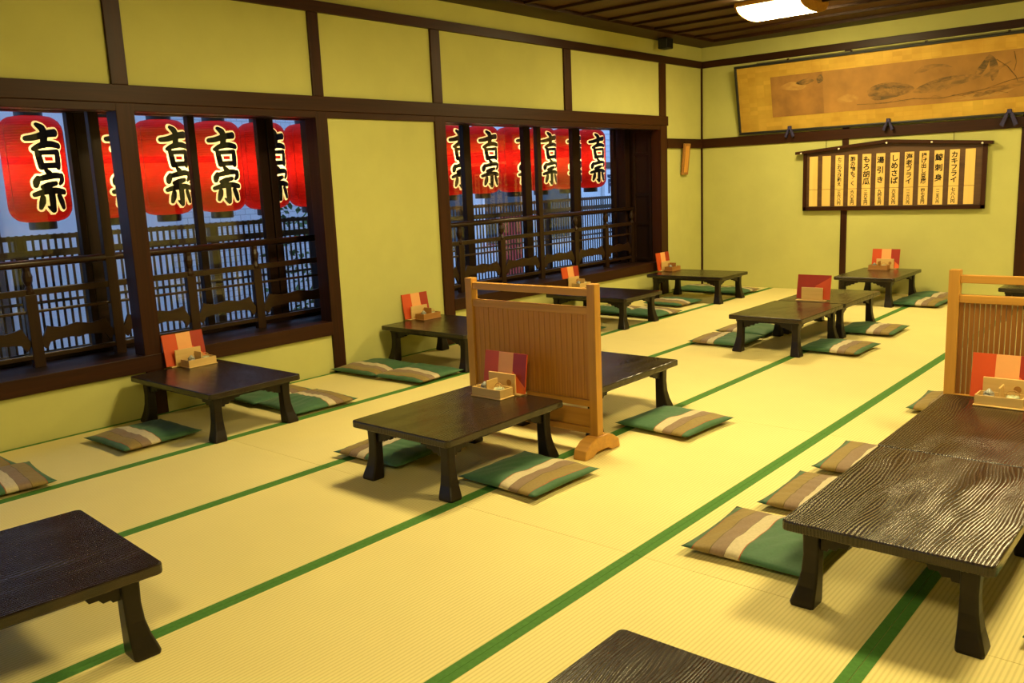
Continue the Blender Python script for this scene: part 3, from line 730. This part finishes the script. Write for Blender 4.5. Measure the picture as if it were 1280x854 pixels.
table_set(2.42, 11.12, 0, 'on the back-wall table', True, -.04)
table_set(4.735, 5.50, 0, 'on the right table before the slatted partition', boxoff=0)
b = (2.64, 8.42, R(180)); 
put(PR_H, b, (0, 0, .0005), 'pale wooden menu holder on the mid-room tables, seen from its plain side', 'menu holder', 'wooden menu holders')
put(PR_M, (2.64, 8.446, R(180)), (0, 0, .0095), 'dark red back of a menu booklet standing on the mid-room tables', 'menu', 'menu booklets', R(9))

# ------------------------------------------------------------------ things on the back wall
pa = tag(empty('framed_painting', (2.5, YB-.028, 1.95)), 'long gold-mounted ink painting of fish in a black frame above the menu board', 'painting')
A0, A1, Hh = .565-2.5, 4.4-2.5, .775
def gold():
    m, nt, bs = newmat('gold_leaf'); v = coords(nt); n = noise(nt, v, 2.2, 4)
    ck = nd(nt, 'ShaderNodeTexBrick'); ck.offset = 0; ck.inputs['Scale'].default_value = 5; ck.inputs['Color1'].default_value = (1, 1, 1, 1); ck.inputs['Color2'].default_value = (.84, .82, .76, 1); ck.inputs['Mortar'].default_value = (.9, .87, .8, 1); ck.inputs['Mortar Size'].default_value = .01
    sx = nd(nt, 'ShaderNodeSeparateXYZ'); cb2 = nd(nt, 'ShaderNodeCombineXYZ'); lk(nt, v, sx.inputs[0]); lk(nt, sx.outputs[0], cb2.inputs[0]); lk(nt, sx.outputs[2], cb2.inputs[1]); lk(nt, cb2.outputs[0], ck.inputs[0])
    c = ramp(nt, n, [(.3, (.60, .34, .05)), (.7, (.80, .52, .09))])
    mul = nd(nt, 'ShaderNodeMix', data_type='RGBA', blend_type='MULTIPLY'); mul.inputs[0].default_value = 1; lk(nt, c, mul.inputs[6]); lk(nt, ck.outputs[0], mul.inputs[7]); lk(nt, mul.outputs[2], bs.inputs['Base Color'])
    bs.inputs['Roughness'].default_value = .42; bs.inputs['Metallic'].default_value = .35; return m
SILK = plain('aged_painting_silk', (.34, .165, .034), .7, .22, 3.5)
def wash(name, dark, lo, hi):
    m, nt, bs = newmat(name); n = noise(nt, coords(nt, (7, 7, 16)), 1, 6, .8, .65)
    lk(nt, ramp(nt, n, [(lo, (.34, .165, .034)), (hi, dark)]), bs.inputs['Base Color']); bs.inputs['Roughness'].default_value = .7; return m
IW1 = wash('ink_wash_dark', (.09, .055, .018), .34, .62); IW2 = wash('ink_wash_mid', (.16, .09, .025), .38, .66); IW3 = wash('ink_wash_pale', (.44, .24, .055), .35, .6)
pt = []
BX(A0, -.012, 0, A1, .012, Hh).build('gold_mount', gold(), pa)
fr = MB(); t = .028
fr.box(A0-t, -.03, -t, A1+t, .016, 0).box(A0-t, -.03, Hh, A1+t, .016, Hh+t).box(A0-t, -.03, 0, A0, .016, Hh).box(A1, -.03, 0, A1+t, .016, Hh); fr.build('frame', BLACK, pa, bev=.006)
sk = BX(.99-2.5, -.014, .155, 4.0-2.5, -.012, .155+.475).build('painting_silk', SILK, pa)
BX(.99-2.5, -.0146, .155, 1.62-2.5, -.014, .63).build('painting_silk', plain('older_painting_silk', (.29, .135, .027), .7, .25, 5), pa)
def blob(pts, m, name='ink_shape', y=-.0152):
    c2 = [];  n = len(pts)
    for i in range(n):
        a, b, c_, d = [pts[(i+k) % n] for k in (-1, 0, 1, 2)]
        for s in range(5):
            t = s/5; c2.append(tuple(.5*(2*b[j]+(c_[j]-a[j])*t+(2*a[j]-5*b[j]+4*c_[j]-d[j])*t*t+(3*b[j]-a[j]-3*c_[j]+d[j])*t**3) for j in (0, 1)))
    MB().prism([(x-2.5, z) for x, z in c2], 'y', y, y+.0012).build(name, m, pa)
# fish, shells and straw drawn in ink washes (x along the wall, z above the frame's foot)
blob([(2.12, .36), (2.28, .43), (2.52, .40), (2.62, .33), (2.45, .27), (2.2, .25)], IW1)
blob([(2.30, .36), (2.42, .37), (2.50, .33), (2.38, .31)], IW2, y=-.0160)
blob([(2.60, .30), (2.80, .40), (3.05, .43), (3.28, .40), (3.1, .34), (2.85, .28)], IW2)
blob([(2.72, .36), (2.95, .415), (3.2, .405), (2.95, .385)], IW1, y=-.0160)
blob([(2.62, .50), (2.74, .57), (2.92, .56), (3.0, .52), (2.85, .54), (2.72, .50)], IW2)
blob([(3.22, .43), (3.30, .55), (3.36, .61), (3.34, .50), (3.28, .42)], IW1); blob([(3.36, .60), (3.42, .54), (3.44, .42), (3.38, .34), (3.36, .46)], IW1)
blob([(3.30, .40), (3.42, .47), (3.56, .52), (3.44, .44), (3.34, .38)], IW2, y=-.0160)
for q in ([(3.42, .55), (3.52, .47), (3.60, .36), (3.62, .30)], [(3.58, .61), (3.60, .5), (3.58, .42)], [(2.0, .22), (2.3, .21), (2.6, .23), (2.9, .21), (3.2, .25), (3.5, .28)], [(3.1, .22), (3.3, .26), (3.55, .33), (3.7, .35)]):
    MB().tube([(x-2.5, -.0145, z) for x, z in q], .004, 5).build('ink_line', IW1, pa)
blob([(1.78, .30), (1.90, .35), (2.02, .31), (1.98, .26), (1.82, .26)], IW3); blob([(1.10, .50), (1.25, .55), (1.42, .50), (1.36, .45), (1.2, .46)], IW3); blob([(1.30, .53), (1.42, .57), (1.52, .54), (1.40, .50)], IW1)
blob([(1.55, .56), (1.60, .60), (1.63, .54), (1.57, .50)], IW1)
blob([(3.0, .20), (3.2, .22), (3.4, .21), (3.6, .25), (3.4, .18), (3.1, .17)], IW3)
blob([(2.66, .345), (2.82, .405), (3.02, .432), (3.2, .418), (2.98, .405), (2.8, .375)], IW1, y=-.0164)
blob([(2.14, .34), (2.2, .40), (2.3, .42), (2.28, .36), (2.22, .29)], IW1, y=-.0164)
for q in range(9): MB().tube([(2.32+q*.03-2.5, -.016, .395-q*.004), (2.335+q*.03-2.5, -.016, .33), (2.325+q*.03-2.5, -.016, .28+q*.004)], .002, 4).build('ink_line', IW1, pa)
for q in range(7): MB().tube([(2.15+q*.2-2.5, -.0145, .20+.012*(q % 3)), (2.22+q*.2-2.5, -.0145, .235+.01*(q % 2)), (2.33+q*.2-2.5, -.0145, .205)], .003, 4).build('ink_line', IW2, pa)
for q in range(5): blob([(3.20+q*.09, .20+q*.018), (3.27+q*.09, .235+q*.02), (3.33+q*.09, .21+q*.02), (3.26+q*.09, .19+q*.018)], IW2, y=-.0156)
for k in range(5): BX(3.74-2.5+(k % 2)*.03, -.0148, .57-k*.045, 3.765-2.5+(k % 2)*.03, -.014, .60-k*.045).build('inscription', IW1, pa)
pa.rotation_euler = (R(11), 0, 0)
for i, (x, lab) in enumerate(((1.20, 'left one of the indigo tassels under the long painting'), (2.345, 'middle one of the indigo tassels under the long painting'), (3.55, 'right one of the indigo tassels under the long painting'))):
    t = tag(empty('indigo_tassel', (x, YB-.065, 1.955)), lab, 'tassel', 'indigo cloth tassels under the painting')
    k = 1 if i == 2 else .72
    for s in (-1, 1): MB().prism([(s*.005, .02), (s*.035*k, -.01), (s*.085*k, -.125*k), (s*.05*k, -.15*k), (s*.012, -.04)], 'y', -.016, .016).build('flap', INDIGO, t, bev=.004)
    BX(-.02, -.02, -.015, .02, .02, .03).build('knot', INDIGO, t, bev=.006)
cd = tag(empty('wall_conduit', (0, YB-.02, 2.765)), 'thin pale conduit running above the long painting', 'conduit')
MB().tube([(.75, 0, 0), (4.6, 0, 0)], .008, 6).build('pipe', WIRE, cd)
for x in (1.15, 1.9, 2.7, 3.5): BX(x-.012, -.012, -.012, x+.012, .012, .012).build('clip', DARKX, cd)

mbd = tag(empty('menu_board', (2.36, YB-.02, .965)), 'hanging wooden menu board with a gabled top and twelve lettered strips', 'menu board')
def rel(x): return x-2.36
BX(rel(1.385), -.02, .01, rel(3.345), -.006, .66).build('back_panel', BOARDW, mbd)
gb = MB().prism([(rel(1.385), .65), (rel(3.345), .65), (rel(3.345), .69), (rel(2.345), .765), (rel(1.385), .69)], 'y', -.019, -.006); gb.build('gable_panel', BOARDW, mbd)
for a, z in ((1.37, 0), (3.318, 0)): BX(rel(a), -.034, z, rel(a+.045), -.006, .69).build('side_rail', DARKZ, mbd, bev=.003)
BX(rel(1.37), -.034, 0, rel(3.363), -.006, .045).build('bottom_rail', DARKX, mbd, bev=.003)
MB().prism([(rel(1.285), .672), (rel(1.285), .705), (rel(2.345), .79), (rel(2.345), .752)], 'y', -.075, -.004).build('roof_board', DARKX, mbd, bev=.002)
MB().prism([(rel(3.42), .675), (rel(3.42), .71), (rel(2.345), .79), (rel(2.345), .752)], 'y', -.075, -.004).build('roof_board', DARKX, mbd, bev=.002)
for x, z in ((1.36, .685), (1.81, .715), (2.345, .75), (2.82, .73), (3.32, .69)): MB().lathe([(.011, 0), (.011, .008), (.004, .012)], 10).xf(Matrix.Translation((rel(x), -.075, z)) @ Matrix.Rotation(R(90), 4, 'X')).build('stud', PIN, mbd)
for x in (1.63, 3.02): MB().tube([(rel(x), .006, .72), (rel(x), .006, .845)], .003, 5).build('hanging_wire', INK, mbd)
TX = [('', ''), ('', ''), ('たこわさび和え', '三六八円'), ('酢の物もずく', '六八五円'), ('もろ胡瓜', '二六五円'), ('湯引き', '九四五円'), ('しめさば', '六五〇円'), ('海老フライ', '一二六〇円'), ('揚げ出し豆腐', '四七五円'), ('鯨刺身', '一二五〇円'), ('カキフライ', '七八八円'), ('', '')]
for k, (nm, pc) in enumerate(TX):
    x = rel(1.497+k*.1548); hw = .0495; zs = .252; a = BX(x-hw, -.028, .04+.012, x+hw, -.02, zs-.004).build('price_strip', STRIP, mbd, bev=.002)
    b2 = BX(x-hw, -.028, zs, x+hw, -.02, .64).build('name_strip', STRIP, mbd, bev=.002)
    def col(s, z0, z1, par, lim):
        n = len(s); st = (z1-z0)/n; sz = min(lim, st*1.05)
        mes = []
        for q, ch in enumerate(s):
            o = glyph(ch, sz, 'lettering', INK, None, Matrix.Translation((x, -.0288, z1-(q+.5)*st)) @ FACE_NY, .0005, .0022*sz/.08); mes.append(o)
        bm = bmesh.new()
        for o in mes: bm.from_mesh(o.data); me = o.data; bpy.data.objects.remove(o); bpy.data.meshes.remove(me)
        me = bpy.data.meshes.new('lettering'); bm.to_mesh(me); bm.free(); me.materials.append(INK); link('lettering', me, par)
    if nm: col(nm, zs+.03, .615, b2, .080); col(pc, .062, zs-.02, a, .058)

pq = tag(empty('wooden_plaque', (.012, 10.86, 1.46)), 'narrow orange wooden plaque on the short wall left of the corner', 'plaque')
BX(-.012, -.075, 0, .012, .075, .385).build('frame', TRAYD, pq, bev=.004); BX(.012, -.04, .03, .016, .04, .355).build('panel', wood('plaque_panel', (.62, .28, .05), (.75, .36, .07), .5, 2), pq)
MB().tube([(-.004, 0, .37), (-.045, 0, .40)], .003, 5).build('hook', INK, pq)
pq.rotation_euler = (0, R(6), 0)
